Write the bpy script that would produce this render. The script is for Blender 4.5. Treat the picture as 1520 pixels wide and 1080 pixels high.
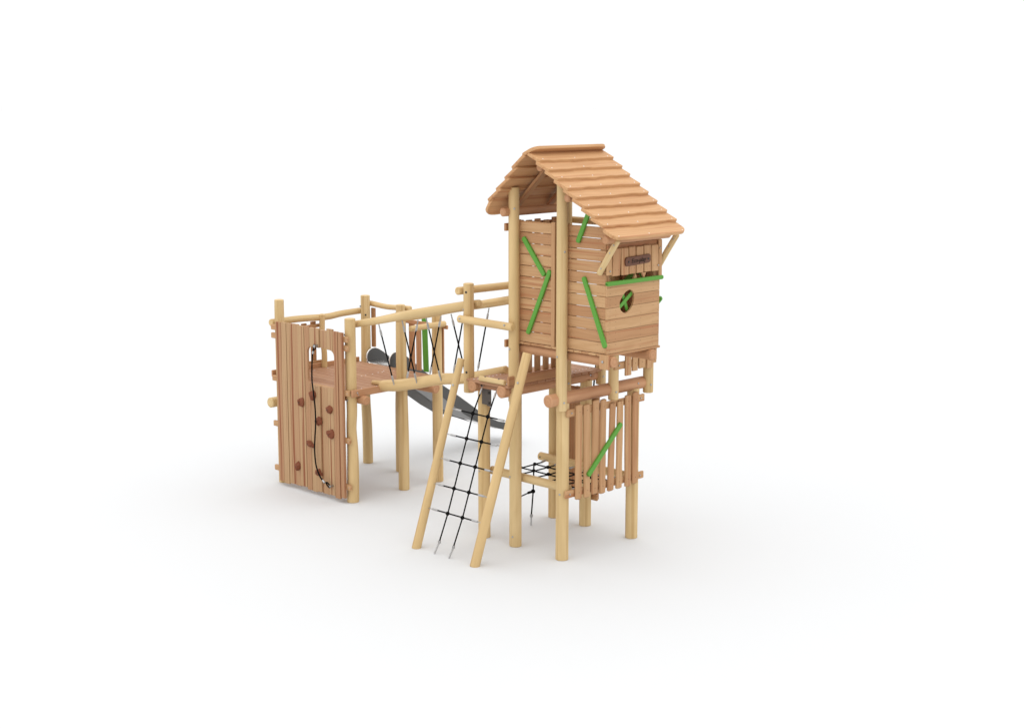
import bpy, math, random
from mathutils import Vector as V, Matrix

random.seed(7)
C = bpy.context.scene.collection
for o in list(bpy.data.objects):
    bpy.data.objects.remove(o)

# ------------------------------------------------------------------ camera, world, light
cam_d = bpy.data.cameras.new('camera')
cam = bpy.data.objects.new('camera', cam_d)
C.objects.link(cam)
F = V((-0.69288677, 0.69938651, -0.17540364)).normalized()
R = V((-F.y, F.x, 0)).normalized() * -1
R = F.cross(V((0, 0, 1))).normalized()
U = R.cross(F)
M = Matrix((R, U, -F)).transposed().to_4x4()
M.translation = V((10.6862, -11.5548, 4.95))
cam.matrix_world = M
cam_d.sensor_fit = 'HORIZONTAL'
cam_d.sensor_width = 36
cam_d.lens = 2239.5 / 1520 * 36
cam_d.clip_end = 2000
bpy.context.scene.camera = cam

sc = bpy.context.scene
w = bpy.data.worlds.new('World')
sc.world = w
w.use_nodes = True
w.node_tree.nodes['Background'].inputs[0].default_value = (1, 1, 1, 1)
# white studio dome, brighter overhead than at the horizon
_tc = w.node_tree.nodes.new('ShaderNodeTexCoord'); _sp = w.node_tree.nodes.new('ShaderNodeSeparateXYZ')
_mr = w.node_tree.nodes.new('ShaderNodeMapRange')
w.node_tree.links.new(_tc.outputs['Generated'], _sp.inputs[0]); w.node_tree.links.new(_sp.outputs[2], _mr.inputs[0])
_mr.inputs['From Min'].default_value = 0.0; _mr.inputs['From Max'].default_value = 1.0
_mr.inputs['To Min'].default_value = 1.01; _mr.inputs['To Max'].default_value = 1.80
w.node_tree.links.new(_mr.outputs[0], w.node_tree.nodes['Background'].inputs[1])
sc.view_settings.view_transform = 'Standard'
sc.view_settings.look = 'None'
sc.view_settings.exposure = 0
sc.view_settings.gamma = 1
sc.view_settings.use_curve_mapping = False

def softbox(name, loc, target, size, power):
    l = bpy.data.lights.new(name, 'AREA')
    l.shape = 'DISK'
    l.size = size
    l.energy = power
    o = bpy.data.objects.new(name, l)
    C.objects.link(o)
    o.location = loc
    o.rotation_euler = (V(target) - V(loc)).to_track_quat('-Z', 'Y').to_euler()
    return o
softbox('softbox', (-1, -10, 12), (-1.5, 0, 0.5), 7, 60)

# ------------------------------------------------------------------ materials
def nodes(name):
    m = bpy.data.materials.new(name)
    m.use_nodes = True
    nt = m.node_tree
    return m, nt, nt.nodes['Principled BSDF']

def lin(r, g, b):
    f = lambda c: (c / 255 / 12.92) if c <= 10 else ((c / 255 + .055) / 1.055) ** 2.4
    return (f(r), f(g), f(b), 1)

def wood(name, light, dark, alt, rings=34, streak=None, streak_amt=0.0, rough=.62, fiber=.5):
    m, nt, b = nodes(name)
    N, L = nt.nodes.new, nt.links.new
    at = N('ShaderNodeAttribute'); at.attribute_name = 'grain'
    tn = N('ShaderNodeAttribute'); tn.attribute_name = 'tone'
    mp = N('ShaderNodeMapping'); mp.inputs['Scale'].default_value = (1.1, 7, 7)
    L(at.outputs['Vector'], mp.inputs[0])
    n1 = N('ShaderNodeTexNoise'); n1.inputs['Scale'].default_value = 1; n1.inputs['Detail'].default_value = 2
    L(mp.outputs[0], n1.inputs['Vector'])
    sp = N('ShaderNodeSeparateXYZ'); L(at.outputs['Vector'], sp.inputs[0])
    cb = N('ShaderNodeCombineXYZ'); L(sp.outputs[1], cb.inputs[1]); L(sp.outputs[2], cb.inputs[2])
    ln = N('ShaderNodeVectorMath'); ln.operation = 'LENGTH'; L(cb.outputs[0], ln.inputs[0])
    def math_(op, a, c):
        q = N('ShaderNodeMath'); q.operation = op
        for i, x in enumerate((a, c)):
            if x is None: continue
            if isinstance(x, (int, float)): q.inputs[i].default_value = x
            else: L(x, q.inputs[i])
        return q.outputs[0]
    d = math_('MULTIPLY', n1.outputs[0], .11)
    r = math_('ADD', ln.outputs['Value'], d)
    r = math_('MULTIPLY', r, rings * 6.283)
    s = math_('SINE', r, None)
    s = math_('MULTIPLY', s, .5); s = math_('ADD', s, .5)
    mp2 = N('ShaderNodeMapping'); mp2.inputs['Scale'].default_value = (3.0, 110, 110)
    L(at.outputs['Vector'], mp2.inputs[0])
    n2 = N('ShaderNodeTexNoise'); n2.inputs['Scale'].default_value = 1; n2.inputs['Detail'].default_value = 3
    L(mp2.outputs[0], n2.inputs['Vector'])
    s2 = math_('MULTIPLY', s, 1 - fiber)
    s3 = math_('MULTIPLY', n2.outputs[0], fiber)
    fac = math_('ADD', s2, s3)
    mx = N('ShaderNodeMix'); mx.data_type = 'RGBA'
    L(fac, mx.inputs['Factor']); mx.inputs['A'].default_value = light; mx.inputs['B'].default_value = dark
    mt = N('ShaderNodeMix'); mt.data_type = 'RGBA'
    tf = math_('MULTIPLY', tn.outputs['Fac'], .8)
    L(tf, mt.inputs['Factor']); L(mx.outputs['Result'], mt.inputs['A']); 
    ma = N('ShaderNodeMix'); ma.data_type = 'RGBA'; L(fac, ma.inputs['Factor'])
    ma.inputs['A'].default_value = alt; ma.inputs['B'].default_value = tuple(c * .82 for c in alt[:3]) + (1,)
    L(ma.outputs['Result'], mt.inputs['B'])
    out = mt.outputs['Result']
    if streak:
        mp3 = N('ShaderNodeMapping'); mp3.inputs['Scale'].default_value = (.45, 26, 26)
        L(at.outputs['Vector'], mp3.inputs[0])
        n3 = N('ShaderNodeTexNoise'); n3.inputs['Scale'].default_value = 1; n3.inputs['Detail'].default_value = 2
        L(mp3.outputs[0], n3.inputs['Vector'])
        cr = N('ShaderNodeValToRGB'); L(n3.outputs[0], cr.inputs[0])
        cr.color_ramp.elements[0].position = .56; cr.color_ramp.elements[1].position = .68
        sf = math_('MULTIPLY', cr.outputs[0], streak_amt)
        ms = N('ShaderNodeMix'); ms.data_type = 'RGBA'
        L(sf, ms.inputs['Factor']); L(out, ms.inputs['A']); ms.inputs['B'].default_value = streak
        out = ms.outputs['Result']
    L(out, b.inputs['Base Color'])
    b.inputs['Roughness'].default_value = rough
    b.inputs['Specular IOR Level'].default_value = .3
    bp = N('ShaderNodeBump'); bp.inputs['Strength'].default_value = .25; bp.inputs['Distance'].default_value = .004
    L(n2.outputs[0], bp.inputs['Height']); L(bp.outputs[0], b.inputs['Normal'])
    return m

def plain(name, col, rough=.5, metal=0.0, spec=.5, noise=0.0, nscale=40):
    m, nt, b = nodes(name)
    b.inputs['Roughness'].default_value = rough
    b.inputs['Metallic'].default_value = metal
    b.inputs['Specular IOR Level'].default_value = spec
    tc = nt.nodes.new('ShaderNodeTexCoord')
    n = nt.nodes.new('ShaderNodeTexNoise'); n.inputs['Scale'].default_value = nscale; n.inputs['Detail'].default_value = 3
    nt.links.new(tc.outputs['Object'], n.inputs['Vector'])
    mx = nt.nodes.new('ShaderNodeMix'); mx.data_type = 'RGBA'
    nt.links.new(n.outputs[0], mx.inputs['Factor'])
    mx.inputs['A'].default_value = tuple(c * (1 - noise) for c in col[:3]) + (1,)
    mx.inputs['B'].default_value = tuple(min(1, c * (1 + noise)) for c in col[:3]) + (1,)
    nt.links.new(mx.outputs['Result'], b.inputs['Base Color'])
    return m

PINE = wood('pale_log_wood', lin(214, 188, 141), lin(197, 169, 120), lin(214, 181, 128), rings=20, streak=lin(170, 132, 80), streak_amt=.5, fiber=.4)
LARCH = wood('larch_board', lin(200, 162, 120), lin(184, 144, 101), lin(174, 125, 86), rings=38, streak=lin(160, 98, 62), streak_amt=.65)
ROOF = wood('larch_roof_board', lin(206, 162, 116), lin(188, 142, 98), lin(190, 140, 96), rings=34, streak=lin(170, 108, 70), streak_amt=.65)
PANEL = wood('larch_slab', lin(190, 158, 119), lin(172, 138, 100), lin(172, 124, 90), rings=30, streak=lin(132, 70, 40), streak_amt=.9)
DECK = wood('larch_deck', lin(180, 138, 106), lin(164, 122, 92), lin(160, 114, 82), rings=40, streak=lin(160, 106, 76), streak_amt=.4)
BEAM = wood('larch_log', lin(196, 150, 113), lin(178, 130, 94), lin(186, 138, 99), rings=24, streak=lin(170, 112, 76), streak_amt=.3, fiber=.4)
GREEN = plain('green_paint', lin(84, 148, 46), .55, noise=.05, nscale=60)
STEEL = plain('galvanised_steel', (.42, .42, .42), .35, .9, noise=.12)
BLACK = plain('black_rope', (.004, .004, .004), .8, spec=.1, noise=.3, nscale=200)
DARK = plain('black_plastic_cap', (.02, .018, .016), .5)
PLATE = plain('dark_steel_plate', (.1, .085, .075), .5, .4, noise=.2)
SLIDE = plain('brushed_steel', (.9, .88, .86), .25, 1.0, noise=.04, nscale=8)
SIDE = plain('slide_side_dark_reflection', (.075, .074, .072), .4, .25, noise=.12, nscale=5)  # stainless steel; its dark reflections are put into the base colour
SIDE2 = plain('slide_skirt_pale_reflection', (.24, .24, .24), .5, .2, noise=.08, nscale=5)  # same steel, brighter reflection along the lower side coloured in as paler grey
HOLD = plain('brown_resin', lin(120, 64, 36), .75, noise=.4, nscale=50)
SIGN = plain('brown_stained_wood', lin(100, 62, 42), .6, noise=.2, nscale=30)
SCREW = plain('zinc_screw', (.8, .8, .8), .4)
INK = plain('burnt_lettering', (.02, .01, .006), .8)
GROUND = plain('white_ground', (.662, .669, .675), 1.0, spec=0.0, noise=.004, nscale=.5)

# ------------------------------------------------------------------ mesh builder
class MB:
    def __init__(s):
        s.v, s.f, s.g, s.t, s.m, s.mats = [], [], [], [], [], []
    def mi(s, mat):
        if mat not in s.mats: s.mats.append(mat)
        return s.mats.index(mat)
    def add(s, vs, fs, gs, tone, mat):
        k = len(s.v)
        s.v += [tuple(v) for v in vs]; s.g += [tuple(g) for g in gs]
        s.t += [tone] * len(vs)
        i = s.mi(mat)
        for f in fs:
            s.f.append(tuple(k + a for a in f)); s.m.append(i)
    def sweep(s, rings, grains, tone, mat, closed_ends=True):
        n = len(rings[0]); vs = []; gs = []; fs = []
        for r, g in zip(rings, grains): vs += r; gs += g
        for i in range(len(rings) - 1):
            for j in range(n):
                a, b = i * n + j, i * n + (j + 1) % n
                fs.append((a, b, b + n, a + n))
        if closed_ends:
            fs.append(tuple(reversed(range(n)))); fs.append(tuple((len(rings) - 1) * n + j for j in range(n)))
        s.add(vs, fs, gs, tone, mat)
    def log(s, pts, rad, mat=None, n=24, bev=.008, tone=None, wob=.0, sub=1, cut=None):
        mat = mat or PINE
        pts = [V(p) for p in pts]
        if not isinstance(rad, (list, tuple)): rad = [rad] * len(pts)
        # smooth resample
        if sub > 1:
            P, Q = [], []
            for i in range(len(pts) - 1):
                p0 = pts[max(i - 1, 0)]; p1 = pts[i]; p2 = pts[i + 1]; p3 = pts[min(i + 2, len(pts) - 1)]
                for k in range(sub):
                    t = k / sub
                    P.append(.5 * ((2 * p1) + (p2 - p0) * t + (2 * p0 - 5 * p1 + 4 * p2 - p3) * t * t + (3 * p1 - p0 - 3 * p2 + p3) * t ** 3))
                    Q.append(rad[i] * (1 - t) + rad[i + 1] * t)
            P.append(pts[-1]); Q.append(rad[-1]); pts, rad = P, Q
        tone = random.random() if tone is None else tone
        so = random.uniform(0, 50)
        d0 = (pts[1] - pts[0]).normalized()
        up = V((0, 0, 1)) if abs(d0.z) < .9 else V((1, 0, 0))
        a = d0.cross(up).normalized()
        stations = []
        acc = 0
        for i, p in enumerate(pts):
            t = (pts[min(i + 1, len(pts) - 1)] - pts[max(i - 1, 0)]).normalized()
            a = (a - t * a.dot(t)).normalized(); b = t.cross(a)
            if i: acc += (p - pts[i - 1]).length
            if i == 0: stations.append((p, a, b, rad[i] - bev, acc)); stations.append((p + t * bev, a, b, rad[i], acc + bev))
            elif i == len(pts) - 1: stations.append((p - t * bev, a, b, rad[i], acc - bev)); stations.append((p, a, b, rad[i] - bev, acc))
            else: stations.append((p, a, b, rad[i], acc))
        ph = [random.uniform(0, 6.28) for _ in range(4)]
        rings, grains = [], []
        for (p, a, b, r, L) in stations:
            ring, gr = [], []
            for j in range(n):
                th = 2 * math.pi * j / n
                k = 1 + wob * (math.sin(2 * th + ph[0] + L * 2.1) * .5 + math.sin(3 * th + ph[1] - L * 3.3) * .3 + math.sin(L * 5 + ph[2]) * .5)
                q = p + (a * math.cos(th) + b * math.sin(th)) * r * k
                ring.append(q); gr.append((so + L, math.cos(th) * r, math.sin(th) * r))
            rings.append(ring); grains.append(gr)
        s.sweep(rings, grains, tone, mat)
    def board(s, p0, p1, wd, td, w, t, mat=None, bev=.004, tone=None, n=2, wav=0.0, wav2=0.0, seed=None, roundend=0.0):
        """board from p0 to p1 (centre line); wd, td unit directions of width and thickness"""
        mat = mat or LARCH
        p0, p1, wd, td = V(p0), V(p1), V(wd).normalized(), V(td).normalized()
        tone = random.random() if tone is None else tone
        so = (random.uniform(0, 60), random.uniform(-.06, .06), random.uniform(.03, .12))
        ax = p1 - p0; L = ax.length; d = ax / L
        h, k = w / 2, t / 2
        ph = [random.uniform(0, 6.28) for _ in range(6)]; kf = random.uniform(.65, 1.15)
        def wave(x, q):
            x = x * kf
            return (math.sin(x * 7 + ph[q]) * .5 + math.sin(x * 17 + ph[q + 1]) * .3 + math.sin(x * 37 + ph[q + 2]) * .2)
        st = [0, bev]
        if roundend: st += [roundend * c for c in (.15, .35, .6, 1.0) if roundend * c > bev]
        m = max(n, 2)
        lo, hi = (st[-1], L - st[-1])
        st += [lo + (hi - lo) * i / (m - 1) for i in range(1, m - 1)]
        tail = [L - x for x in ([0, bev] + ([roundend * c for c in (.15, .35, .6, 1.0) if roundend * c > bev] if roundend else []))][::-1]
        st += tail
        st = sorted(set(round(x, 5) for x in st))
        rings, grains = [], []
        for x in st:
            e = 1.0; eb = bev if (x <= 1e-6 or x >= L - 1e-4) else 0
            shrink = 0
            if roundend:
                dd = min(x, L - x)
                if dd < roundend: shrink = roundend - math.sqrt(max(0, roundend ** 2 - (roundend - dd) ** 2))
            hp = h + wav * wave(x, 0) - eb - shrink
            hm = h + wav2 * wave(x, 3) - eb - shrink
            hp = max(hp, .002); hm = max(hm, .002)
            kk = k - eb
            prof = [(hp - bev, kk), (hp, kk - bev), (hp, -kk + bev), (hp - bev, -kk), (-hm + bev, -kk), (-hm, -kk + bev), (-hm, kk - bev), (-hm + bev, kk)]
            c = p0 + d * x
            rings.append([c + wd * a + td * b for a, b in prof][::-1] if False else [c + wd * a + td * b for a, b in prof])
            grains.append([(so[0] + x, so[1] + a, so[2] + b) for a, b in prof])
        s.sweep(rings, grains, tone, mat)
    def prism(s, poly, org, ad, bd, nd, th, mat=None, along='a', tone=None, so=None):
        mat = mat or LARCH
        org, ad, bd, nd = V(org), V(ad), V(bd), V(nd)
        tone = random.random() if tone is None else tone
        so = so or (random.uniform(0, 60), random.uniform(-.06, .06), random.uniform(.03, .12))
        n = len(poly); vs, gs = [], []
        for k in (0, th):
            for a, b in poly:
                vs.append(org + ad * a + bd * b + nd * k)
                gs.append((so[0] + a, so[1] + b, so[2] + k) if along == 'a' else (so[0] + b, so[1] + a, so[2] + k))
        fs = [tuple(reversed(range(n))), tuple(range(n, 2 * n))]
        for j in range(n): fs.append((j, (j + 1) % n, n + (j + 1) % n, n + j))
        s.add(vs, fs, gs, tone, mat)
    def tube(s, pts, r, mat, n=8):
        s.log(pts, r, mat, n=n, bev=r * .3, tone=.5)
    def bolt(s, p, d, r=.011, h=.012, mat=None):
        p, d = V(p), V(d).normalized()
        s.log([p, p + d * h], r, mat or STEEL, n=10, bev=r * .3, tone=.5)
    def ball(s, c, r, mat, seg=12, squash=(1, 1, 1)):
        c = V(c); rings, gr = [], []
        for i in range(1, 8):
            ph = math.pi * i / 8
            ring = [c + V((math.sin(ph) * math.cos(2 * math.pi * j / seg) * r * squash[0], math.sin(ph) * math.sin(2 * math.pi * j / seg) * r * squash[1], math.cos(ph) * r * squash[2])) for j in range(seg)]
            rings.append(ring); gr.append([tuple(q) for q in ring])
        s.sweep(rings, gr, .5, mat)
    def build(s, name, parent=None, sharp=35):
        me = bpy.data.meshes.new(name)
        me.from_pydata(s.v, [], s.f)
        for m in s.mats: me.materials.append(m)
        me.polygons.foreach_set('material_index', s.m)
        a = me.attributes.new('grain', 'FLOAT_VECTOR', 'POINT')
        a.data.foreach_set('vector', [c for g in s.g for c in g])
        a = me.attributes.new('tone', 'FLOAT', 'POINT')
        a.data.foreach_set('value', s.t)
        import bmesh
        bm = bmesh.new(); bm.from_mesh(me)
        bmesh.ops.recalc_face_normals(bm, faces=bm.faces)
        bm.to_mesh(me); bm.free()
        me.polygons.foreach_set('use_smooth', [True] * len(me.polygons))
        me.set_sharp_from_angle(angle=math.radians(sharp))
        me.update()
        o = bpy.data.objects.new(name, me); C.objects.link(o)
        if parent:
            o.parent = parent
            q = parent; off = V((0, 0, 0))
            while q: off += q.location; q = q.parent
            for vv in me.vertices: vv.co -= off
        return o

def thing(name, label, cat, loc):
    o = bpy.data.objects.new(name, None); C.objects.link(o)
    o.location = loc; o['label'] = label; o['category'] = cat
    o.empty_display_size = .2
    return o
def tag(o, label, cat=None):
    o['label'] = label
    if cat: o['category'] = cat
def center(o):
    """put a single-mesh thing's origin at its base"""
    me = o.data
    n = len(me.vertices)
    cx = sum(v.co.x for v in me.vertices) / n; cy = sum(v.co.y for v in me.vertices) / n; cz = min(v.co.z for v in me.vertices)
    for v in me.vertices: v.co -= V((cx, cy, cz))
    o.location = (cx, cy, cz)

X, Y, Z = V((1, 0, 0)), V((0, 1, 0)), V((0, 0, 1))

# ------------------------------------------------------------------ ground
g = MB()
n = 400
g.add([(-n, -n, 0), (n, -n, 0), (n, n, 0), (-n, n, 0)], [(0, 1, 2, 3)], [(0, 0, 0)] * 4, .5, GROUND)
go = g.build('ground'); go['kind'] = 'structure'

# ================================================================== PLAY TOWER
T = thing('play_tower', 'tall wooden play tower on log stilts with a roofed plank house', 'play tower', (-.4, .4, 0))

def post(x, y, z0, z1, r, parent, bolts=(), wob=.012, r1=None, name='post', extra=()):
    m = MB()
    k = 7
    m.log([(x, y, z0 + (z1 - z0) * i / k) for i in range(k + 1)], [r + ((r1 or r) - r) * i / k for i in range(k + 1)], PINE, n=32, wob=wob, bev=.006)
    for (bz, dx, dy) in bolts:
        d = V((dx, dy, 0)).normalized()
        m.bolt(V((x, y, bz)) + d * (r - .003), d)
    for (bz, dx, dy) in extra:
        d = V((dx, dy, 0)).normalized()
        m.bolt(V((x, y, bz)) + d * (r - .004), d, .014, .008, DARK)
    return m.build(name, parent)

# short posts on the ground
post(0, 0, 0, 1.73, .0705, T, [(.74, .35, -1)])
post(-.707, 0, 0, 1.73, .0685, T, [(.8, -.3, -1), (.12, .3, -1)])
post(-1.203, 0, 0, 1.73, .0685, T, [(.78, -.1, -1)])
post(0, 1.158, 0, 1.73, .0695, T)
post(-.707, 1.158, 0, 1.73, .069, T)
post(-1.203, 1.158, 0, 1.73, .069, T)
# tall posts bolted to the beams
post(.048, -.075, 1.66, 4.06, .0598, T, [(1.755, 1, -.35), (2.245, -.1, -1), (3.35, 1, -.4)], name='tall_post')
post(-.658, -.075, 1.66, 3.985, .0590, T, [(2.245, -.1, -1), (3.76, .8, -.7)], name='tall_post')
post(-.658, .762, 1.66, 3.95, .058, T, [(1.755, 1, -.3), (3.66, .6, -.8)], name='tall_post')
post(.048, .762, 1.66, 3.98, .058, T, [(1.755, 1, -.3)], name='tall_post')
post(.048, 1.356, 1.66, 3.05, .0585, T, [(1.755, 1, -.3)], name='tall_post')
post(-.658, 1.356, 1.66, 3.05, .0585, T, [(1.755, 1, -.3)], name='tall_post')
post(-1.365, -.075, 1.665, 2.895, .0590, T, [(2.6, -.7, -1)], name='tall_post', extra=[(2.8, .3, -1), (1.9, .3, -1)])
post(-1.365, .762, 1.665, 2.895, .0590, T, name='tall_post')

# log beams lying across the ground posts
def beam(p0, p1, r, parent, name='beam', mat=None, bolts=(), wob=.012):
    m = MB(); p0, p1 = V(p0), V(p1)
    m.log([p0.lerp(p1, i / 6) for i in range(7)], r, mat or BEAM, n=32, wob=wob, bev=.01)
    for b, d in bolts: m.bolt(b, d)
    return m.build(name, parent)
beam((0, -.235, 1.775), (0, 1.32, 1.775), .069, T, bolts=[((.066, 1.16, 1.79), X)])
beam((-.715, -.225, 1.775), (-.715, 1.32, 1.775), .069, T, bolts=[((-.65, 1.16, 1.79), X)])
beam((-1.195, -.205, 1.775), (-1.195, 1.32, 1.775), .066, T)
beam((-.80, .045, 2.242), (.68, .045, 2.242), .058, T)
beam((-.80, .683, 2.242), (.67, .683, 2.242), .058, T)
# small joists under the low landing
m = MB()
m.board((-1.27, -.13, 1.79), (-.64, -.13, 1.79), Z, Y, .06, .05, DECK)
m.bolt((-1.08, -.155, 1.79), -Y, .012, .01, DARK)
m.build('joist', T)
m = MB()
m.board((-1.27, 1.2, 1.79), (-.64, 1.2, 1.79), Z, Y, .06, .05, DECK)
m.build('joist', T)

# low landing of planks with a foot log on its front edge
m = MB()
y = -.205; i = 0
while y < 1.27:
    wdt = .118
    e0 = random.uniform(-.012, .012)
    m.board((-1.262 - (0 if i else .02), y + wdt / 2, 1.834), (-.61 + e0, y + wdt / 2, 1.834), Y, Z, wdt - .005, .03, DECK, bev=.006)
    for xx in (-1.18, -.73):
        for yy in (.03, .09): m.bolt((xx, y + yy, 1.847), Z, .0085, .004, SCREW)
    y += wdt; i += 1
m.build('landing_deck', T)
m = MB()
m.log([(-1.06, -.20, 1.880), (-.67, -.20, 1.880)], .030, PINE, n=20, bev=.006)
m.bolt((-.97, -.205, 1.906), Z, .012, .008, DARK); m.bolt((-.76, -.205, 1.906), Z, .012, .008, DARK)
m.build('foot_log', T)
# riser board at the back of the landing
m = MB()
m.board((-.625, -.20, 1.90), (-.625, .70, 1.90), Z, X, .10, .028, LARCH, tone=.9)
m.build('riser_board', T)
# steel plate on post
m = MB()
m.board((-1.045, -.074, 1.55), (-1.045, -.074, 1.80), X, Y, .066, .008, PLATE, bev=.002)
for zz in (1.585, 1.70, 1.785): m.bolt((-1.04, -.078, zz), -Y, .015, .012, DARK)
m.board((-1.11, -.05, 1.56), (-1.11, -.05, 1.78), X, Y, .10, .05, PLATE, bev=.002)
m.build('steel_bracket', T)

# railings round the landing
beam((-1.415, -.177, 2.503), (-.572, -.177, 2.497), .043, T, 'handrail', PINE, [((-1.36, -.218, 2.515), -Y), ((-.66, -.218, 2.515), -Y)])
beam((-1.467, -.155, 2.805), (-1.467, .86, 2.795), .044, T, 'handrail', PINE)
# leaning ladder poles
def pole(b, t, parent, r0, r1):
    m = MB(); b, t = V(b), V(t)
    d = (t - b).normalized()
    m.log([b.lerp(t, i / 6) for i in range(7)], [r0 + (r1 - r0) * i / 6 for i in range(7)], PINE, n=28, wob=.01, bev=.006)
    q = b.lerp(t, .86)
    m.bolt(q + V((.3, -.95, .2)).normalized() * (r1), V((.3, -1, .2)), .012, .012)
    # foot trimmed level with the ground
    return m.build('ladder_pole', parent)
pole((-1.434, -.835, -.012), (-1.319, -.238, 2.075), T, .052, .040)
pole((-.498, -.835, -.012), (-.352, -.180, 2.245), T, .054, .049)

# house floor
m = MB()
x = -.665; i = 0
while x < .62:
    wdt = min(.105, .632 - x)
    m.board((x + wdt / 2, -.036 + random.uniform(-.004, .004), 2.310), (x + wdt / 2, .845, 2.310), X, Z, wdt - .003, .024, LARCH, bev=.006)
    x += .105
m.build('house_floor', T)

# long front wall of the house
ZB = [2.324 + .1187 * i for i in range(12)]
hw = MB()
for i in range(11):
    z = (ZB[i] + ZB[i + 1]) / 2
    tn = random.choice([.05, .1, .2, .7, .9, .3])
    if i == 10: tn = .2
    hw.board((-.63, -.008, z), (-.135, -.008, z), Z, Y, .1130, .022, LARCH, tone=tn, bev=.004, n=8, wav=.0012, wav2=.0012)
    hw.board((.075, -.008, z), (.602, -.008, z), Z, Y, .1130, .022, LARCH, tone=random.random(), bev=.004, n=8, wav=.0012, wav2=.0012)
    for xx in (-.575, -.20, .13, .50, .565):
        for dz in (-.03, .03):
            hw.bolt((xx, -.0175, z + dz), -Y, .0035, .002, SIGN)
hw.build('front_wall', T)
# battens and inner studs
for (xa, xb) in ((-.682, -.622), (-.149, -.094), (.024, .082)):
    m = MB(); m.board(((xa + xb) / 2, -.016, 2.318), ((xa + xb) / 2, -.016, 3.640), X, Y, xb - xa, .042, LARCH, tone=random.uniform(.3, .7)); m.build('batten', T)
for xx in (-.57, -.20, .12, .53):
    m = MB(); m.board((xx, .028, 2.33), (xx, .028, 3.60), X, Y, .05, .045, LARCH); m.build('stud', T)
# green slats on the front wall
def slat(p0, p1, w, t, nd, parent, wd=None):
    p0, p1 = V(p0), V(p1); d = (p1 - p0).normalized(); nd = V(nd)
    m = MB(); m.board(p0 - d * w * .4, p1 + d * w * .4, d.cross(nd), nd, w, t, GREEN, bev=.005, roundend=w * .42, n=5, wav=.0015)
    return m.build('green_slat', parent)
slat((-.545, -.034, 3.44), (-.255, -.034, 3.085), .054, .028, -Y, T)
slat((-.168, -.034, 3.115), (-.48, -.034, 2.44), .052, .028, -Y, T)
slat((.375, -.034, 3.765), (.236, -.034, 3.47), .052, .028, -Y, T)
slat((.320, -.034, 3.085), (.612, -.034, 2.415), .054, .028, -Y, T)

# side wall with the oval window
oval = [(.345, 2.966), (.385, 2.948), (.405, 2.918), (.411, 2.882), (.402, 2.838), (.388, 2.796), (.352, 2.758), (.312, 2.735), (.271, 2.724),
        (.231, 2.738), (.196, 2.764), (.180, 2.806), (.180, 2.842), (.196, 2.876), (.228, 2.912), (.270, 2.946), (.312, 2.963)]
def hits(z):
    xs = []
    for k in range(len(oval)):
        (a, za), (b, zb) = oval[k], oval[(k + 1) % len(oval)]
        if (za - z) * (zb - z) < 0: xs.append(a + (b - a) * (z - za) / (zb - za))
    return (min(xs), max(xs)) if len(xs) >= 2 else None
OZ0, OZ1 = 2.7245, 2.9655
sw = MB()
for i in range(6):
    z0, z1 = ZB[i] + .002, ZB[i + 1] - .002
    if i == 5: z1 += .006
    tone = (.35, .9, .1, .2, .75, .15)[i]; so = (random.uniform(0, 50), -z0 - .06 + random.uniform(-.04, .04), random.uniform(.04, .1))
    segs = sorted(set([z0, z1] + [q for q in (OZ0, OZ1) if z0 < q < z1]))
    for a, b in zip(segs[:-1], segs[1:]):
        if hits((a + b) / 2) is None:
            sw.prism([(-.018, a), (.822, a), (.822, b), (-.018, b)], (.601, 0, 0), Y, Z, X, .022, LARCH, tone=tone, so=so)
        else:
            k = 10
            zs = [a + (b - a) * j / k for j in range(k + 1)]
            hs = [hits(min(max(q, OZ0 + .0006), OZ1 - .0006)) for q in zs]
            sw.prism([(-.018, a)] + [(h[0], q) for h, q in zip(hs, zs)] + [(-.018, b)], (.601, 0, 0), Y, Z, X, .022, LARCH, tone=tone, so=so)
            sw.prism([(.822, b)] + [(h[1], q) for h, q in zip(hs, zs)][::-1] + [(.822, a)], (.601, 0, 0), Y, Z, X, .022, LARCH, tone=tone, so=so)
    for yy in (.03, .12, .52, .72, .80):
        for dz in (-.03, .03): sw.bolt((.6225, yy, (z0 + z1) / 2 + dz), X, .0035, .002, SIGN)
swo = sw.build('side_wall', T)
slat((.592, .19, 2.775), (.592, .43, 2.940), .042, .016, X, swo)
slat((.574, .275, 2.925), (.574, .36, 2.735), .042, .016, X, swo)
# green sill bar
m = MB(); m.board((.642, -.055, 3.056), (.642, .848, 3.056), Z, X, .044, .036, GREEN, bev=.006, roundend=.02, n=6, wav=.001); m.build('green_sill', T)
# corner studs of the house
for yy in (.022, .785):
    m = MB(); m.board((.570, yy, 2.16), (.570, yy, 3.62), X, Y, .056, .056, LARCH, tone=.4); m.build('corner_stud', T)
m = MB(); m.board((.612, -.036, 2.17), (.612, -.036, 2.322), X, Y, .12, .03, LARCH, tone=.3); m.bolt((.60, -.050, 2.25), -Y, .014); m.build('bracket_board', T)
m = MB(); m.board((.575, .800, 2.17), (.575, .800, 2.322), X, Y, .07, .03, LARCH, tone=.3); m.build('bracket_board', T)
# rear wall stub and header rail under the eave
m = MB()
for i in range(11):
    z = (ZB[i] + ZB[i + 1]) / 2
    m.board((-.20, .835, z), (.60, .835, z), Z, Y, .1145, .02, LARCH)
m.build('rear_wall', T)
m = MB()
m.board((.612, -.01, 3.52), (.612, .82, 3.52), Z, X, .10, .03, LARCH, tone=.9)
m.board((.606, -.01, 3.425), (.606, .82, 3.425), Z, X, .06, .03, LARCH, tone=.9)
m.board((.606, -.01, 3.19), (.606, .82, 3.19), Z, X, .06, .03, LARCH, tone=.9)
m.build('header_rail', T)
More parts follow.
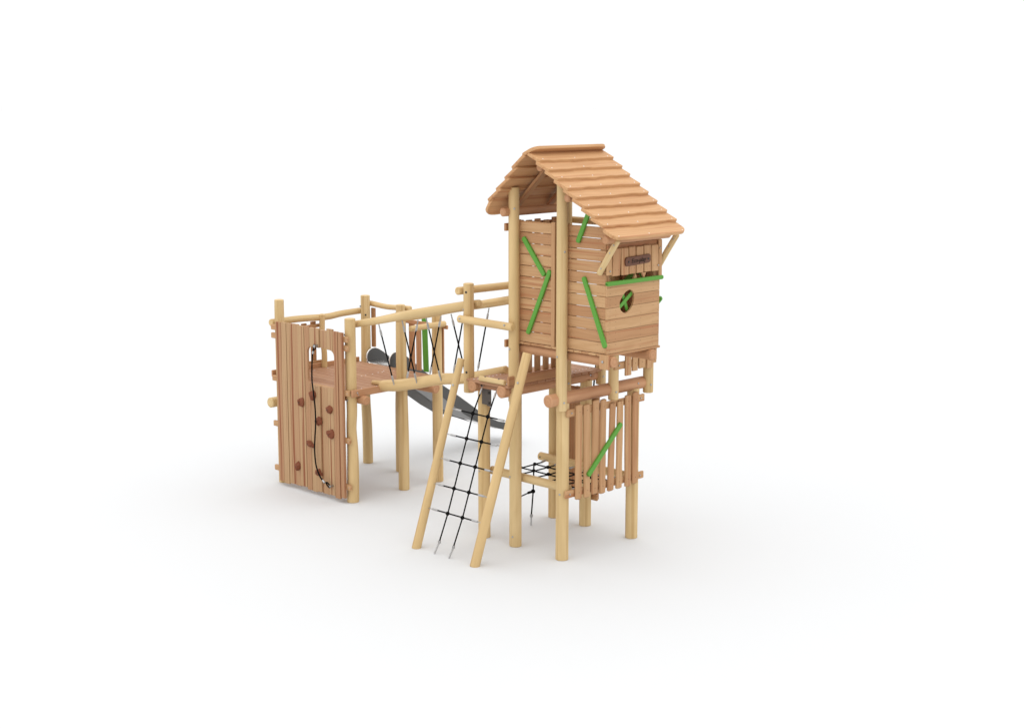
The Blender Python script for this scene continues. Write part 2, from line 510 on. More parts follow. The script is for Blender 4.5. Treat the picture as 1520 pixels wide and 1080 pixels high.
# pickets above the sill
sp = MB()
edges = [(-.048, .024), (.040, .158), (.172, .284), (.297, .398), (.412, .522), (.536, .644), (.657, .768), (.776, .828)]
for i, (a, b) in enumerate(edges):
    zt = 3.41 + random.uniform(-.006, .006); zb = 3.130 + (.012 if i == 0 else random.uniform(-.006, .004))
    if i in (0,): zt = 3.37
    if i == 7: zb = 3.07; zt = 3.46
    lean = random.uniform(-.006, .006)
    sp.board((.638, (a + b) / 2 - lean, zb), (.638, (a + b) / 2 + lean, zt), Y, X, b - a, .024, LARCH, tone=random.choice([.1, .2, .4, .7]), n=6, wav=.0025, wav2=.0025, bev=.005)
    for dy in (-.025, .025):
        if i not in (0, 7): sp.bolt((.6495, (a + b) / 2 + dy, 3.19), X, .0035, .002, SIGN)
# broken slab tip under the pickets
sp.prism([(.395, 3.06), (.43, 3.13), (.465, 3.06)], (.60, 0, 0), Y, Z, X, .02, LARCH)
sp.prism([(.50, 3.13), (.535, 3.07), (.57, 3.13)], (.627, 0, 0), Y, Z, X, .02, LARCH)
sp.bolt((.650, -.012, 3.185), X, .009); sp.bolt((.650, .757, 3.19), X, .009); sp.bolt((.650, .785, 3.37), X, .009)
sp.build('picket_band', T)
# name board
m = MB()
m.board((.657, .215, 3.262), (.657, .620, 3.276), Z, X, .092, .020, SIGN, bev=.005, roundend=.03, n=8, wav=.0015, wav2=.0015)
sgn = m.build('name_board', T)
for q in ((.667, .262, 3.262), (.667, .575, 3.272)):
    m = MB(); m.bolt(q, X, .011, .006, DARK); m.build('screw', sgn)
def lettering(txt, loc, size, parent):
    cu = bpy.data.curves.new('lettering', 'FONT'); cu.body = txt; cu.size = size; cu.extrude = .0015; cu.offset = -.0005
    cu.align_x = 'CENTER'; cu.align_y = 'CENTER'; cu.shear = .18; cu.resolution_u = 6
    tmp = bpy.data.objects.new('lettering_curve', cu); C.objects.link(tmp)
    bpy.context.view_layer.update()
    me = bpy.data.meshes.new_from_object(tmp.evaluated_get(bpy.context.evaluated_depsgraph_get()))
    bpy.data.objects.remove(tmp)
    me.name = 'lettering'; me.materials.clear(); me.materials.append(INK)
    off = V((0, 0, 0)); q = parent
    while q: off += q.location; q = q.parent
    for v in me.vertices:
        x, y, z = v.co
        v.co = V(loc) - off + V((z, x, y + x * .035))
    o = bpy.data.objects.new('lettering', me); C.objects.link(o); o.parent = parent
    return o
lettering('Eco-play', (.6695, .420, 3.268), .068, sgn)

# picket wall on the landing side
m = MB()
for i in range(6):
    yc = .016 + .1335 * i - .05
    zt = 3.615 + random.uniform(-.012, .015)
    m.board((-.728, yc, 1.93), (-.728, yc + random.uniform(-.004, .004), zt), Y, X, .086, .022, LARCH, n=6, wav=.002, wav2=.002)
for z in (3.555, 2.293):
    m.board((-.762, -.108, z), (-.762, .80, z), Z, X, .082, .03, LARCH, tone=.8)
wl = m.build('picket_wall', T)
# dark green crossed slats behind the sill
# inner lining seen through the openings
m = MB()
for i in range(13):
    m.board((-.17 + i * .06, .812, 2.33), (-.17 + i * .06, .812, 3.6), X, Y, .056, .016, LARCH, tone=.9)
il = m.build('inner_lining', T)
slat((.08, .797, 2.91), (.325, .797, 3.10), .055, .014, -Y, il)
slat((.37, .797, 3.10), (.50, .797, 2.93), .055, .014, -Y, il)

# rear balcony
m = MB()
for i in range(8):
    xx = -.66 + i * .1
    m.board((xx, .85, 2.312), (xx, 1.44, 2.312), X, Z, .096, .022, LARCH)
m.build('balcony_floor', T)
m = MB()
for (a, b, z) in ((.867, .969, 1.92), (.985, 1.078, 1.957), (1.095, 1.207, 1.972), (1.235, 1.335, 1.955)):
    m.board((.122, (a + b) / 2, z), (.122, (a + b) / 2, 2.95), Y, X, b - a - .006, .024, LARCH, n=6, wav=.0015, wav2=.0015)
    m.bolt((.133, (a + b) / 2, 2.045), X, .005, .003, SIGN)
for z in (2.040, 2.87):
    m.board((.095, .715, z), (.095, 1.425, z), Z, X, .080, .03, LARCH, tone=.4)
m.bolt((.109, .78, 2.045), X, .010)
m.build('balcony_railing', T)
m = MB()
for z in (2.45, 2.9): m.board((-.72, 1.43, z), (.12, 1.43, z), Z, Y, .07, .03, LARCH)
br = m.build('balcony_railing', T)
slat((-.22, 1.462, 2.36), (.115, 1.462, 2.72), .056, .03, Y, br)

# lower picket panel on the right side
m = MB()
tops = [(.128, 1.709), (.247, 1.698), (.4, 1.722), (.518, 1.712), (.676, 1.650), (.8, 1.652), (.926, 1.700), (1.056, 1.716)]
bots = [(.124, .668), (.262, .661), (.382, .676), (.513, .659), (.648, .662), (.789, .664), (.942, .658), (1.062, .670)]
for (a, z1), (b, z0) in zip(tops, bots):
    m.board((.116, b, z0), (.116, a, z1), Y, X, .095, .03, LARCH, bev=.010, tone=random.uniform(.2, .9), n=7, wav=.003, wav2=.003, roundend=.012)
    m.bolt((.130, a, 1.63), X, .005, .003, SIGN); m.bolt((.130, b, .745), X, .005, .003, SIGN)
pk = m.build('picket_panel', T)
for z, y0, y1 in ((.741, -.053, 1.243), (1.626, -.032, 1.240)):
    m = MB()
    m.board((.086, y0, z), (.086, y1, z), Z, X, .080, .028, LARCH, tone=.4, bev=.005)
    m.bolt((.099, y0 + .06, z), X, .009); m.bolt((.099, y1 - .07, z), X, .009)
    m.build('crossbar', pk)
slat((.146, .262, .925), (.146, .772, 1.392), .056, .03, X, pk)

# boarded panel at the back of the den
m = MB()
for i, (x0, z0) in enumerate(((-1.09, .33), (-1.0, .27), (-.905, .25), (-.815, .30), (-.725, .33), (-.64, .31))):
    m.board((x0, 1.262, z0), (x0, 1.262, 1.60 + random.uniform(-.01, .02)), X, Y, .092, .024, LARCH, tone=.9)
bk = m.build('back_panel', T)
for z in (.335, 1.55):
    m = MB(); m.board((-1.28, 1.236, z), (-.585, 1.236, z), Z, Y, .07, .028, LARCH, tone=.5); m.build('crossbar', bk)
# net carrying logs
beam((-1.20, .112, .765), (.0, .112, .765), .048, T, 'net_log', PINE)
m = MB()
m.log([(-1.335, 1.045, .745), (-.9, 1.045, .745), (-.4, 1.045, .745), (.09, 1.045, .745)], .048, PINE, n=24, bev=.012)
m.bolt((-1.285, 1.003, .745), -Y, .011, .01, DARK); m.bolt((-1.205, .998, .72), -Y, .011, .01)
m.build('net_log', T)

# ------------------------------------------------------------------ roof
roof = bpy.data.objects.new('roof', None); C.objects.link(roof); roof.parent = T; roof.empty_display_size = .2
YF, YBK = -.30, .855
m = MB()
x0r, z0r = -.200, 4.362
dxr, dzr = .1262, -.0885
for i in range(9):
    xa, za = x0r + dxr * i, z0r + dzr * i
    xb, zb = xa + dxr, za + dzr
    if i == 8: xb += .022; zb -= .022
    sl = V((xb - xa, 0, zb - za)).normalized(); nn = V((-sl.z, 0, sl.x))
    # lapped: lower edge lifted on the board beneath
    top = V((xa, 0, za)) - sl * .05 + nn * -.020
    low = V((xb, 0, zb)) + nn * .022
    sl2 = (low - top).normalized(); n2 = V((-sl2.z, 0, sl2.x)); n2 = n2 if n2.z > 0 else -n2
    c = (top + low) / 2 - n2 * .017
    yj = random.uniform(-.006, .006)
    m.board((c.x, YF + yj, c.z), (c.x, YBK + yj, c.z), sl2, n2, (low - top).length, .036, ROOF, n=48, wav=.0125 if i < 8 else .006, bev=.005,
            tone=random.choice([.05, .15, .3, .5]), roundend=.025 if i < 8 else .10)
    q = low - sl2 * .03
    for yy in (YF + .08, .25, YBK - .07):
        m.bolt((q.x, yy + random.uniform(-.01, .01), q.z - .001), n2, .0065, .004, SCREW)
m.build('roof_slope', roof)
m = MB()
lp = [(-.150, 4.432), (-.342, 4.322), (-.459, 4.197), (-.575, 4.083), (-.698, 3.965), (-.818, 3.846), (-.872, 3.705)]
for i in range(6):
    (xa, za), (xb, zb) = lp[i], lp[i + 1]
    sl = V((xb - xa, 0, zb - za)).normalized(); nn = V((sl.z, 0, -sl.x)); nn = nn if nn.z > 0 else -nn
    top = V((xa, 0, za)) - sl * (.05 if i else 0) - nn * (.016 if i else 0)
    low = V((xb, 0, zb)) + sl * .014 + nn * .020
    sl2 = (low - top).normalized(); n2 = V((sl2.z, 0, -sl2.x)); n2 = n2 if n2.z > 0 else -n2
    c = (top + low) / 2 - n2 * .013 
    yj = random.uniform(-.006, .006)
    m.board((c.x, YF + yj, c.z), (c.x, YBK + yj, c.z), sl2, n2, (low - top).length, .034, ROOF, n=40, wav=.008, bev=.005,
            tone=random.choice([.2, .4, .6]), roundend=.09 if i in (0, 5) else .03)
m.build('roof_slope', roof)
for (x, z, r) in ((-.704, 3.722, .046), (.224, 3.915, .042), (.748, 3.524, .046), (-.165, 4.215, .045)):
    beam((x, -.205, z), (x, .80, z), r, roof, 'purlin', BEAM)
for yy in (.10, .62):
    m = MB(); m.board((-.23, yy, 4.285), (-.80, yy, 3.755), Y, V((-.7, 0, .7)), .085, .03, LARCH, tone=.8); m.build('rafter', roof)
    m = MB(); m.board((-.15, yy, 4.255), (.78, yy, 3.60), Y, V((.6, 0, .8)), .085, .03, LARCH, tone=.8); m.build('rafter', roof)
# rear plate log
beam((-.76, .862, 3.585), (.58, .862, 3.585), .037, roof, 'plate_log', PINE)
# eave braces
def brace(y):
    m = MB()
    m.log([(.548, y, 3.15), (.67, y, 3.335), (.80, y, 3.52)], [.031, .032, .031], PINE, n=18, bev=.012)
    for t in (.18, .63, .85):
        q = V((.548, y, 3.15)).lerp(V((.80, y, 3.52)), t)
        m.bolt(q + V((.2, -.031, -.1 if t > .5 else 0)) * V((0, 1, 0)).length * 1 if False else q + V((.008, -.029, 0)), V((.2, -1, 0)), .008, .008)
    m.build('eave_brace', roof)
brace(-.062); brace(.885)

# ================================================================== ROPE LADDER NET
L_ = thing('rope_ladder_net', 'black rope climbing net with steel ends between two leaning poles', 'climbing net', (-.95, -.6, 0))
rows = [(-1.250, -.441, -.413, 1.538, 1.524, -.951, -.718, 1.533), (-1.262, -.470, -.487, 1.262, 1.261, -.974, -.742, 1.262),
        (-1.285, -.498, -.559, .995, .987, -1.001, -.766, .992), (-1.308, -.524, -.634, .717, .719, -1.023, -.788, .719), (-1.330, -.548, -.707, .448, .446, -1.049, -.814, .446)]
RR = .0084
def ferrule(m, a, b, ln, r=.0115):
    a, b = V(a), V(b); d = (b - a).normalized()
    m.log([a, a + d * ln * .45], r * .45, STEEL, n=8, bev=.001)
    m.log([a + d * ln * .4, a + d * ln], r, STEEL, n=10, bev=.003)
def spring(m, a, b, r=.010, turns=9):
    a, b = V(a), V(b); d = b - a; pts = []
    u = d.cross(X).normalized(); v = d.normalized().cross(u)
    for i in range(turns * 8 + 1):
        t = i / (turns * 8); th = t * turns * 2 * math.pi
        pts.append(a + d * t + u * math.cos(th) * r + v * math.sin(th) * r)
    m.log(pts, .0032, STEEL, n=6, bev=.0005)
for (xa, xb, y, za, zb, x1, x2, zz) in rows:
    m = MB()
    a, b = V((xa - .03, y, za)), V((xb + .03, y, zb))
    m.tube([a + (b - a) * .15, b - (b - a) * .15], RR, BLACK)
    ferrule(m, a, b, .15); ferrule(m, b, a, .15)
    m.build('cross_rope', L_)
for k in (5, 6):
    m = MB()
    nd = [V((r[k], r[2], r[7])) for r in rows]
    topp = V((-1.043, -.165, 1.806)) if k == 5 else V((-.827, -.165, 1.79))
    mid = V((-1.060, -.20, 1.69)) if False else topp.lerp(nd[0], .33)
    bot = V((-1.096, -.792, .136)) if k == 5 else V((-.867, -.795, .127))
    end = V((-1.131, -.838, .0)) if k == 5 else V((-.896, -.838, .0))
    m.tube([mid] + nd + [bot], RR, BLACK)
    ferrule(m, topp, nd[0], .13)
    m.log([bot + V((0, 0, .012)), bot - V((0, 0, .02))], .016, STEEL, n=10, bev=.003)
    spring(m, bot, end)
    m.build('hanging_rope', L_)
for r in rows:
    for k in (5, 6):
        m = MB(); m.ball((r[k], r[2] - .003, r[7]), .023, BLACK); m.build('rope_knot', L_)

# ================================================================== CRAWL NET
Cn = thing('crawl_net', 'flat black rope net stretched between logs under the tower', 'rope net', (-.6, .55, 0))
ZN = .72
xs = [-1.160, -.951, -.722, -.50, -.27, -.07]
ys = [.32, .545, .78]
for x in xs:
    m = MB(); m.tube([(x, .25, ZN), (x, .55, ZN - .006), (x, .92, ZN)], RR, BLACK)
    ferrule(m, (x, .158, ZN + .012), (x, .30, ZN), .11); ferrule(m, (x, 1.0, ZN + .012), (x, .8, ZN), .11)
    m.build('long_rope', Cn)
for y in ys:
    m = MB(); m.tube([(xs[0], y, ZN), (-.6, y, ZN - .006), (xs[-1], y, ZN)], RR, BLACK); m.build('cross_rope', Cn)
for x in xs:
    for y in ys:
        m = MB(); m.ball((x, y, ZN), .023, BLACK, squash=(1, 1, .9)); m.build('rope_knot', Cn)
m = MB()
m.tube([(-1.165, .77, ZN), (-1.17, .765, .40), (-1.158, .722, .115)], RR, BLACK)
m.ball((-1.17, .763, .395), .026, BLACK)
m.tube([(-1.17, .763, .395), (-1.175, .68, .39)], .016, BLACK)
m.tube([(-1.175, .70, .39), (-1.17, .50, .365), (-1.17, .495, .12)], RR, BLACK)
spring(m, (-1.17, .495, .13), (-1.17, .495, 0))
m.log([(-1.158, .722, .13), (-1.158, .722, .095)], .018, STEEL, n=10, bev=.003)
spring(m, (-1.157, .718, .1), (-1.153, .709, 0))
m.build('anchor_rope', Cn)

# hanging rope behind the tower
m = MB()
m.tube([(-.80, 1.46, 1.93), (-.825, 1.46, 1.86), (-.845, 1.455, 1.68), (-.868, 1.45, 1.44), (-.885, 1.45, 1.1), (-.89, 1.45, .8)], .010, BLACK)
m.log([(-.74, 1.37, 1.95), (-.88, 1.50, 1.95)], .012, STEEL, n=8, bev=.002)
o = m.build('climbing_rope'); tag(o, 'thin black rope hanging behind the tower landing, mostly hidden by posts', 'rope'); center(o)

# ================================================================== LOW PLATFORM
Q = thing('low_platform', 'low square timber play platform on round log posts with rustic handrails', 'play platform', (-4.1, .6, 0))
def cpost(pts, rad, bolts=(), extra=()):
    m = MB(); m.log(pts, rad, PINE, n=32, sub=4, wob=.012, bev=.006)
    for p, d in bolts: m.bolt(p, d)
    for p, d in extra: m.bolt(p, d, .013, .008, DARK)
    return m.build('post', Q)
cpost([(-3.435, -.094, 0), (-3.424, -.094, .40), (-3.424, -.094, .66), (-3.440, -.094, .92), (-3.424, -.094, 1.15), (-3.430, -.094, 1.5), (-3.432, -.094, 2.288)],
      [.074, .073, .069, .063, .065, .067, .0665], [((-3.42, -.160, 1.285), V((.2, -1, 0)))], [((-3.47, -.148, 2.09), V((-.5, -1, 0)))])
cpost([(-3.435, .744, 0), (-3.437, .744, .7), (-3.455, .744, 1.4), (-3.46, .744, 2.22)], [.070, .070, .069, .062])
cpost([(-3.437, 1.335, 0), (-3.437, 1.335, .9), (-3.440, 1.335, 1.4), (-3.440, 1.335, 2.284)], [.068, .067, .065, .063])
cpost([(-4.856, 1.335, 0), (-4.860, 1.335, .5), (-4.885, 1.335, .95), (-4.862, 1.335, 1.4), (-4.858, 1.335, 2.306)], [.068, .067, .064, .067, .062],
      extra=[((-4.885, 1.272, 2.16), V((-.3, -1, 0))), ((-4.80, 1.29, 2.05), V((.6, -.8, 0)))])
cpost([(-4.175, 1.335, 0), (-4.170, 1.335, .9), (-4.15, 1.335, 1.4), (-4.142, 1.335, 2.248)], [.066, .066, .062, .060], extra=[((-4.16, 1.276, 2.14), V((-.3, -1, 0)))])
cpost([(-4.835, -.094, 0), (-4.838, -.094, .9), (-4.838, -.094, 1.8), (-4.850, -.094, 2.1), (-4.848, -.094, 2.385)], [.070, .068, .066, .062, .060])
# deck
m = MB()
y = -.165; i = 0
while y < 1.27:
    wdt = .1205
    for (xa, xb) in ((-4.925, -3.352),):
        m.board((xa, y + wdt / 2, 1.395), (xb, y + wdt / 2, 1.395), Y, Z, wdt - .0065, .03, DECK, bev=.005, tone=random.random())
    for xx in (-4.80, -4.1, -3.43):
        for dy in random.choice([(.03, .09), (.03,), (.09,), ()]): m.bolt((xx + random.uniform(-.06, .06), y + dy, 1.409), Z, .0085, .003, SCREW)
    y += wdt
m.build('deck', Q)
m = MB(); m.board((-3.338, -.165, 1.378), (-3.338, 1.26, 1.378), Z, X, .088, .03, BEAM, tone=.3, bev=.005); m.bolt((-3.323, -.09, 1.385), X, .010); m.bolt((-3.323, -.075, 1.36), X, .006); m.build('fascia_board', Q)
m = MB(); m.board((-4.945, -.165, 1.425), (-4.945, 1.28, 1.425), Z, X, .085, .03, BEAM, tone=.5, bev=.005); m.build('fascia_board', Q)
beam((-4.95, .004, 1.285), (-3.245, .004, 1.285), .056, Q)
beam((-4.95, 1.150, 1.275), (-3.250, 1.150, 1.275), .062, Q)
beam((-4.955, -.205, 1.045), (-4.955, .62, 1.045), .066, Q, 'stub_beam', PINE)
# handrails
def rail(pts, rad, nm='handrail'):
    m = MB(); m.log(pts, rad, PINE, n=24, sub=5, wob=.02, bev=.012); return m.build(nm, Q)
rail([(-4.965, -.155, 2.079), (-4.965, .273, 2.084), (-4.965, .753, 2.064), (-4.965, 1.02, 2.082), (-4.965, 1.43, 2.088)], [.047, .044, .043, .042, .042])
rail([(-4.95, 1.435, 2.185), (-4.82, 1.435, 2.185), (-4.55, 1.435, 2.172), (-4.3, 1.435, 2.182), (-4.055, 1.435, 2.192)], [.036, .036, .035, .036, .038])
rail([(-3.33, .78, 2.074), (-3.33, 1.05, 2.078), (-3.33, 1.38, 2.078)], [.036, .037, .038])
rail([(-4.90, .652, 1.40), (-4.905, .660, 1.6), (-4.925, .648, 1.85), (-4.92, .650, 2.118)], [.040, .037, .036, .038], 'slim_post')
# picket panels
m = MB()
for y in (.160, .285, .414, .566):
    m.board((-5.012, y, 1.42), (-5.012, y, 2.01 + random.uniform(-.008, .008)), Y, X, .084, .022, LARCH, tone=random.uniform(.3, .9))
for z in (1.96, 1.47):
    m.board((-4.985, .10, z), (-4.985, .668, z), Z, X, .055 if z < 1.6 else .045, .028, LARCH, tone=.6)
m.build('picket_panel', Q)
m = MB()
for x, wd, z1 in ((-4.016, .104, 2.005), (-3.882, .09, 1.99), (-3.56, .08, 2.0), (-3.435, .075, 2.02)):
    m.board((x, 1.42, 1.395 if x < -3.5 else 1.42), (x - .003, 1.42, z1), X, Y, wd, .022, BEAM, tone=random.uniform(.1, .5), n=5, wav=.002)
m.board((-4.10, 1.395, 2.030), (-3.30, 1.395, 2.030), Z, Y, .05, .028, BEAM, tone=.4)
pp = m.build('picket_panel', Q)
m = MB(); m.board((-3.742, 1.418, 1.395), (-3.768, 1.418, 2.10), X, Y, .094, .022, GREEN, n=5, wav=.001); m.build('green_slat', pp)
m = MB(); m.board((-4.806, 1.43, 1.60), (-4.806, 1.43, 2.13), X, Y, .078, .022, LARCH, tone=.7, n=5, wav=.002); m.build('gate_board', Q)

# ================================================================== CLIMBING WALL
W = thing('climbing_wall', 'upright climbing wall of vertical planks with brown holds and a cut out', 'climbing wall', (-4.08, -.22, 0))
OX0, OX1, OZa, OZb = -4.098, -3.563, 1.412, 1.895
def rr(x):       # rounded opening: (low, high) at x
    r = .085
    lo, hi = OZa, OZb
    d = None
    if x < OX0 + r: d = OX0 + r - x
    if x > OX1 - r: d = x - (OX1 - r)
    if d is not None:
        q = r - math.sqrt(max(0, r * r - d * d))
        return lo + q * .8, hi - q
    return lo, hi
ed = [-4.742, -4.632, -4.528, -4.402, -4.280, -4.155, -4.055, -3.952, -3.848, -3.708, -3.594, -3.497, -3.410]
m = MB()
for i in range(12):
    a, b = ed[i] + .003, ed[i + 1] - .003
    zb = (.07, .052, .07, .062, .075, .06, .055, .07, .062, .075, .052, .075)[i] + random.uniform(-.006, .006)
    zt = 2.132 + (-.004, .002, 0, .006, -.002, .006, -.004, .002, -.012, .018, .0, -.004)[i]
    tone = (.9, .2, .25, .6, .2, .85, .2, .3, .5, .15, .9, .85)[i]
    so = (random.uniform(0, 60), -a - .05 + random.uniform(-.03, .03), random.uniform(.04, .1))
    yoff = random.uniform(-.010, .008); rot = random.uniform(-.05, .05)
    ad = V((math.cos(rot), math.sin(rot), 0)); nd = V((math.sin(rot), -math.cos(rot), 0))
    org = V((a, -.212 + yoff, 0))
    cuts = [a, b] + [q for q in (OX0, OX1) if a < q < b]
    cuts.sort()
    for c0, c1 in zip(cuts[:-1], cuts[1:]):
        mid = (c0 + c1) / 2; d = 0
        k = 8
        xx = [c0 + (c1 - c0) * j / k for j in range(k + 1)]
        rag = lambda x, s_: 0
        if OX0 < mid < OX1:
            m.prism([(x - a, rr(x)[0]) for x in xx][::-1] + [(c0 - a, zb), (c1 - a, zb)], org, ad, Z, nd, .030, PANEL, 'b', tone, so)
            m.prism([(c0 - a, zt), (c1 - a, zt)][::-1] + [(x - a, rr(x)[1] + (.004 * (i % 3) - .004)) for x in xx], org, ad, Z, nd, .030, PANEL, 'b', tone, so)
        else:
            m.prism([(c0 - a, zb), (c1 - a, zb), (c1 - a, zt), (c0 - a, zt)], org, ad, Z, nd, .030, PANEL, 'b', tone, so)
pn = m.build('plank_panel', W, sharp=25)
bv = pn.modifiers.new('bevel', 'BEVEL'); bv.width = .005; bv.segments = 2; bv.limit_method = 'ANGLE'; bv.angle_limit = math.radians(60)
for z in (2.043, 1.935, 1.382, .790, .207):
    m = MB(); m.board((-4.892, -.187, z), (-3.352, -.187, z), Z, Y, .070, .036, LARCH, tone=.3, bev=.006)
    m.bolt((-3.378, -.204, z), -Y, .006, .004)
    m.build('crossbar', W)
import mathutils
def hold(x, z, sx, sz, rot, k):
    m = MB(); seg = 16; rings, gr = [], []
    for i in range(8):
        ph = (i / 7) * math.pi / 2 * .96 + .04
        ring = []
        for j in range(seg):
            th = 2 * math.pi * j / seg
            nz = mathutils.noise.noise(V((math.cos(th) * 1.1 + k * 7.3, math.sin(th) * 1.1, ph * 1.2 + k)))
            r = math.sin(ph) * (1 + .45 * nz)
            a, b = r * math.cos(th) * sx, r * math.sin(th) * sz
            c, s_ = math.cos(rot), math.sin(rot)
            ring.append(V((x + a * c - b * s_, -.242 - math.cos(ph) * .055 * (1 + .3 * nz), z + a * s_ + b * c)))
        rings.append(ring); gr.append([tuple(q) for q in ring])
    m.sweep(rings, gr, .5, HOLD)
    m.log([(x + .004, -.292, z), (x + .004, -.300, z)], .007, DARK, n=10, bev=.002)
    m.build('climbing_hold', W)
for k, (x, z, sx, sz, rot) in enumerate(((-4.225, 1.165, .052, .064, .5), (-3.99, 1.284, .062, .062, 0), (-3.665, 1.154, .060, .050, .2), (-3.88, .973, .058, .058, .8),
                                   (-3.645, .847, .062, .057, 0), (-4.065, .655, .072, .036, -.35), (-4.325, .324, .047, .062, 0), (-3.895, .321, .062, .046, -.3))):
    hold(x, z, sx, sz, rot, k)
m = MB()
rp = [(-3.895, -.295, 1.885), (-3.904, -.298, 1.862), (-3.924, -.300, 1.75), (-3.938, -.300, 1.51), (-3.915, -.302, 1.357), (-3.872, -.312, 1.149), (-3.862, -.318, .95),
      (-3.888, -.312, .78), (-3.915, -.302, .618), (-3.893, -.302, .42), (-3.818, -.302, .288), (-3.745, -.30, .235)]
m.log(rp, .0095, BLACK, n=8, sub=5, bev=.002)
m.log([(-3.905, -.294, 1.858), (-3.914, -.295, 1.820)], .015, STEEL, n=10, bev=.003)
m.log([(-3.77, -.30, .25), (-3.725, -.30, .225)], .015, STEEL, n=10, bev=.003)
ring = [V((-3.888 + .022 * math.sin(t * .5236), -.290, 1.905 + .032 * math.cos(t * .5236))) for t in range(13)]
m.log(ring, .008, BLACK, n=8, bev=.001)
m.log([(-3.880, -.24, 1.918), (-3.880, -.305, 1.918)], .019, STEEL, n=12, bev=.004)
ring = [V((-3.672 + .038 * math.cos(t * .5236), -.292, .206 + .020 * math.sin(t * .5236) - .02 * math.cos(t * .5236))) for t in range(13)]
m.log(ring, .009, BLACK, n=8, bev=.001)
m.log([(-3.635, -.24, .195), (-3.635, -.300, .195)], .014, STEEL, n=12, bev=.004)
o = m.build('climbing_rope'); tag(o, 'black rope with looped ends hanging down the planked climbing wall', 'rope'); center(o)

# ================================================================== LOG BRIDGE
B = thing('log_bridge', 'single walking log with two handrails joined by slanting black ropes', 'balance bridge', (-2.3, .33, 0))
m = MB()
m.log([(-3.535, .33, 1.432), (-3.375, .33, 1.440), (-3.325, .33, 1.420), (-3.2, .33, 1.436), (-3.05, .33, 1.459), (-2.7, .33, 1.535), (-2.27, .33, 1.640), (-1.87, .33, 1.70), (-1.5, .33, 1.80), (-1.175, .33, 1.888)],
      [.026, .036, .068, .072, .073, .071, .068, .062, .055, .052], PINE, n=28, sub=4, wob=.025, bev=.010)
m.build('walking_log', B)
m = MB()
m.log([(-3.56, .04, 2.185), (-3.078, .04, 2.285), (-2.586, .04, 2.398), (-2.114, .04, 2.497), (-1.571, .04, 2.609), (-1.300, .04, 2.662)], [.042, .045, .052, .056, .053, .046], PINE, n=24, sub=4, wob=.03, bev=.01)
m.build('handrail', B)
m = MB()
m.log([(-3.40, .62, 2.212), (-2.9, .62, 2.315), (-2.3, .62, 2.452), (-1.63, .62, 2.590), (-1.27, .62, 2.668)], [.042, .048, .047, .050, .05], PINE, n=24, sub=4, wob=.03, bev=.01)
m.build('handrail', B)
def vrope(a, b):
    a, b = V(a), V(b); d = b - a; m = MB()
    m.tube([a + d * .16, b - d * .12], .0088, BLACK)
    # link chain, then pressed sleeve
    for k in range(4):
        q = a + d * (.012 + .024 * k)
        m.log([q, q + d * .022], .008, STEEL, n=8, bev=.002)
    m.log([a + d * .10, a + d * .19], .013, STEEL, n=10, bev=.004)
    m.log([b - d * .17, b - d * .075], .013, STEEL, n=10, bev=.004)
    for k in range(3):
        q = b - d * (.008 + .024 * k)
        m.log([q, q - d * .022], .008, STEEL, n=8, bev=.002)
    m.build('side_rope', B)
for xt, zt, xb, zb in ((-3.048, 2.262, -3.041, 1.459), (-2.622, 2.352, -2.628, 1.544), (-2.201, 2.43, -2.197, 1.631), (-1.775, 2.515, -1.761, 1.724)):
    vrope((xt, .035, zt - .01), (xb, .266, zb))
for xt, zt, xb, zb in ((-2.985, 2.262, -2.968, 1.50), (-2.570, 2.352, -2.547, 1.615), (-2.165, 2.44, -2.13, 1.69), (-1.745, 2.53, -1.717, 1.775)):
    vrope((xt, .615, zt - .01), (xb, .392, zb))

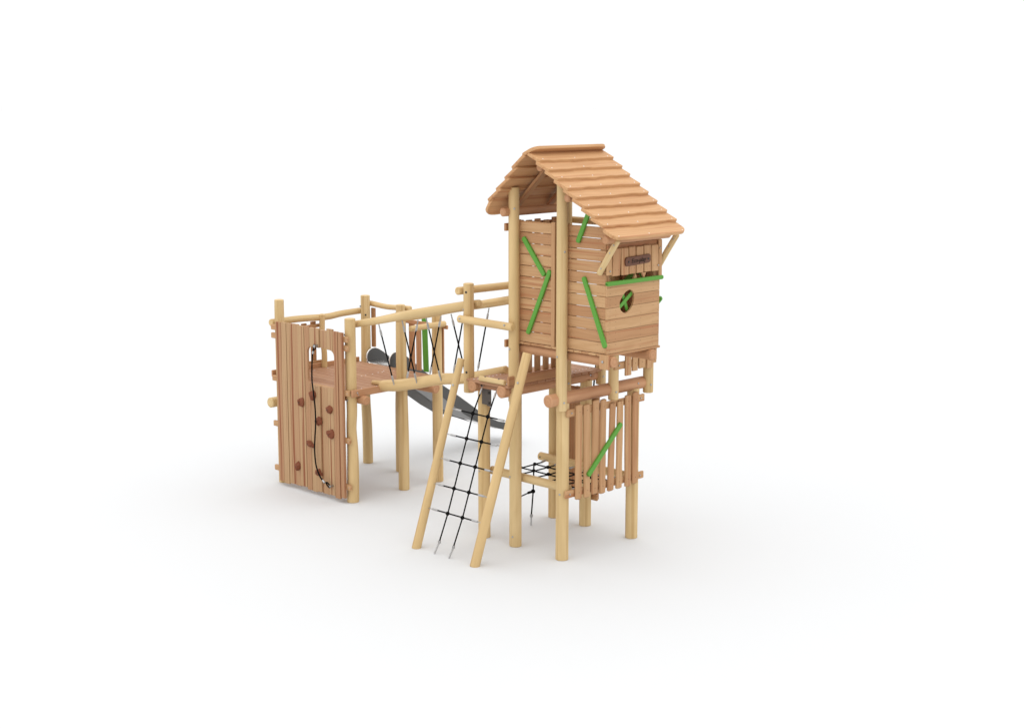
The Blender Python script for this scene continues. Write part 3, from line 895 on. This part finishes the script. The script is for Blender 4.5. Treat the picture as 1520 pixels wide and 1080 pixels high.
# ================================================================== SLIDE
S = thing('slide', 'stainless steel slide with dark reflections coloured into its sides, behind the low platform', 'slide', (-4.52, 2.4, 0))
topE = [(1.262, 1.40), (1.262, 1.50), (1.275, 1.54), (1.305, 1.575), (1.35, 1.597), (1.41, 1.600), (1.47, 1.578), (1.55, 1.53), (1.66, 1.448), (1.9, 1.262), (2.226, 1.030), (2.53, .834), (2.884, .590), (3.02, .500), (3.148, .428), (3.29, .365), (3.424, .330), (3.58, .315), (3.66, .29), (3.68, .25)]
flo = [(1.262, 1.395), (1.50, 1.39), (1.62, 1.34), (1.9, 1.125), (2.226, .885), (2.53, .665), (2.884, .440), (3.02, .365), (3.148, .300), (3.29, .245), (3.424, .215), (3.68, .19)]
bot = [(1.262, 1.385), (1.45, 1.235), (1.72, 1.04), (2.21, .70), (2.445, .56), (2.883, .412), (3.148, .315), (3.4, .225), (3.68, .18)]
div = [(1.262, 1.385), (1.42, 1.37), (1.72, 1.20), (2.226, .852), (2.61, .574), (2.877, .415), (3.148, .31), (3.4, .22), (3.68, .178)]
def side(x, th):
    m = MB()
    poly = [(a, b) for a, b in topE] + [(a, b) for a, b in div][::-1][:-1]
    m.prism(poly, (x, 0, 0), Y, Z, X, th, SIDE)
    sd = m.build('side_panel', S, sharp=60)
    m = MB()
    p2 = [(a, b) for a, b in div[:6]] + [(a, b) for a, b in bot[:6]][::-1][:-1]
    m.prism(p2, (x + th * .3, 0, 0), Y, Z, X, th * .4, SIDE2)
    m.build('skirt', S, sharp=60)
    m = MB()
    m.log([(x + th / 2, a, b) for a, b in topE], .008, SLIDE, n=12, bev=.002, tone=.5)
    m.build('rim', S)
side(-4.302, .012); side(-4.765, .012)
m = MB()
vs, fs = [], []
for (a, b) in flo:
    for x, up in ((-4.755, .04), (-4.70, .004), (-4.53, 0), (-4.355, .004), (-4.302, .04)): vs.append((x, a, b + up))
for i in range(len(flo) - 1):
    for j in range(4): k = i * 5 + j; fs.append((k, k + 1, k + 6, k + 5))
m.add(vs, fs, vs, .5, SLIDE)
so_ = m.build('chute', S, sharp=60)
sm = so_.modifiers.new('solid', 'SOLIDIFY'); sm.thickness = .006
m = MB(); m.log([(-4.36, 3.6, 0), (-4.36, 3.6, .2)], .025, SIDE, n=16); m.board((-4.41, 3.6, .012), (-4.31, 3.6, .012), Y, Z, .09, .015, SIDE); m.build('foot', S)
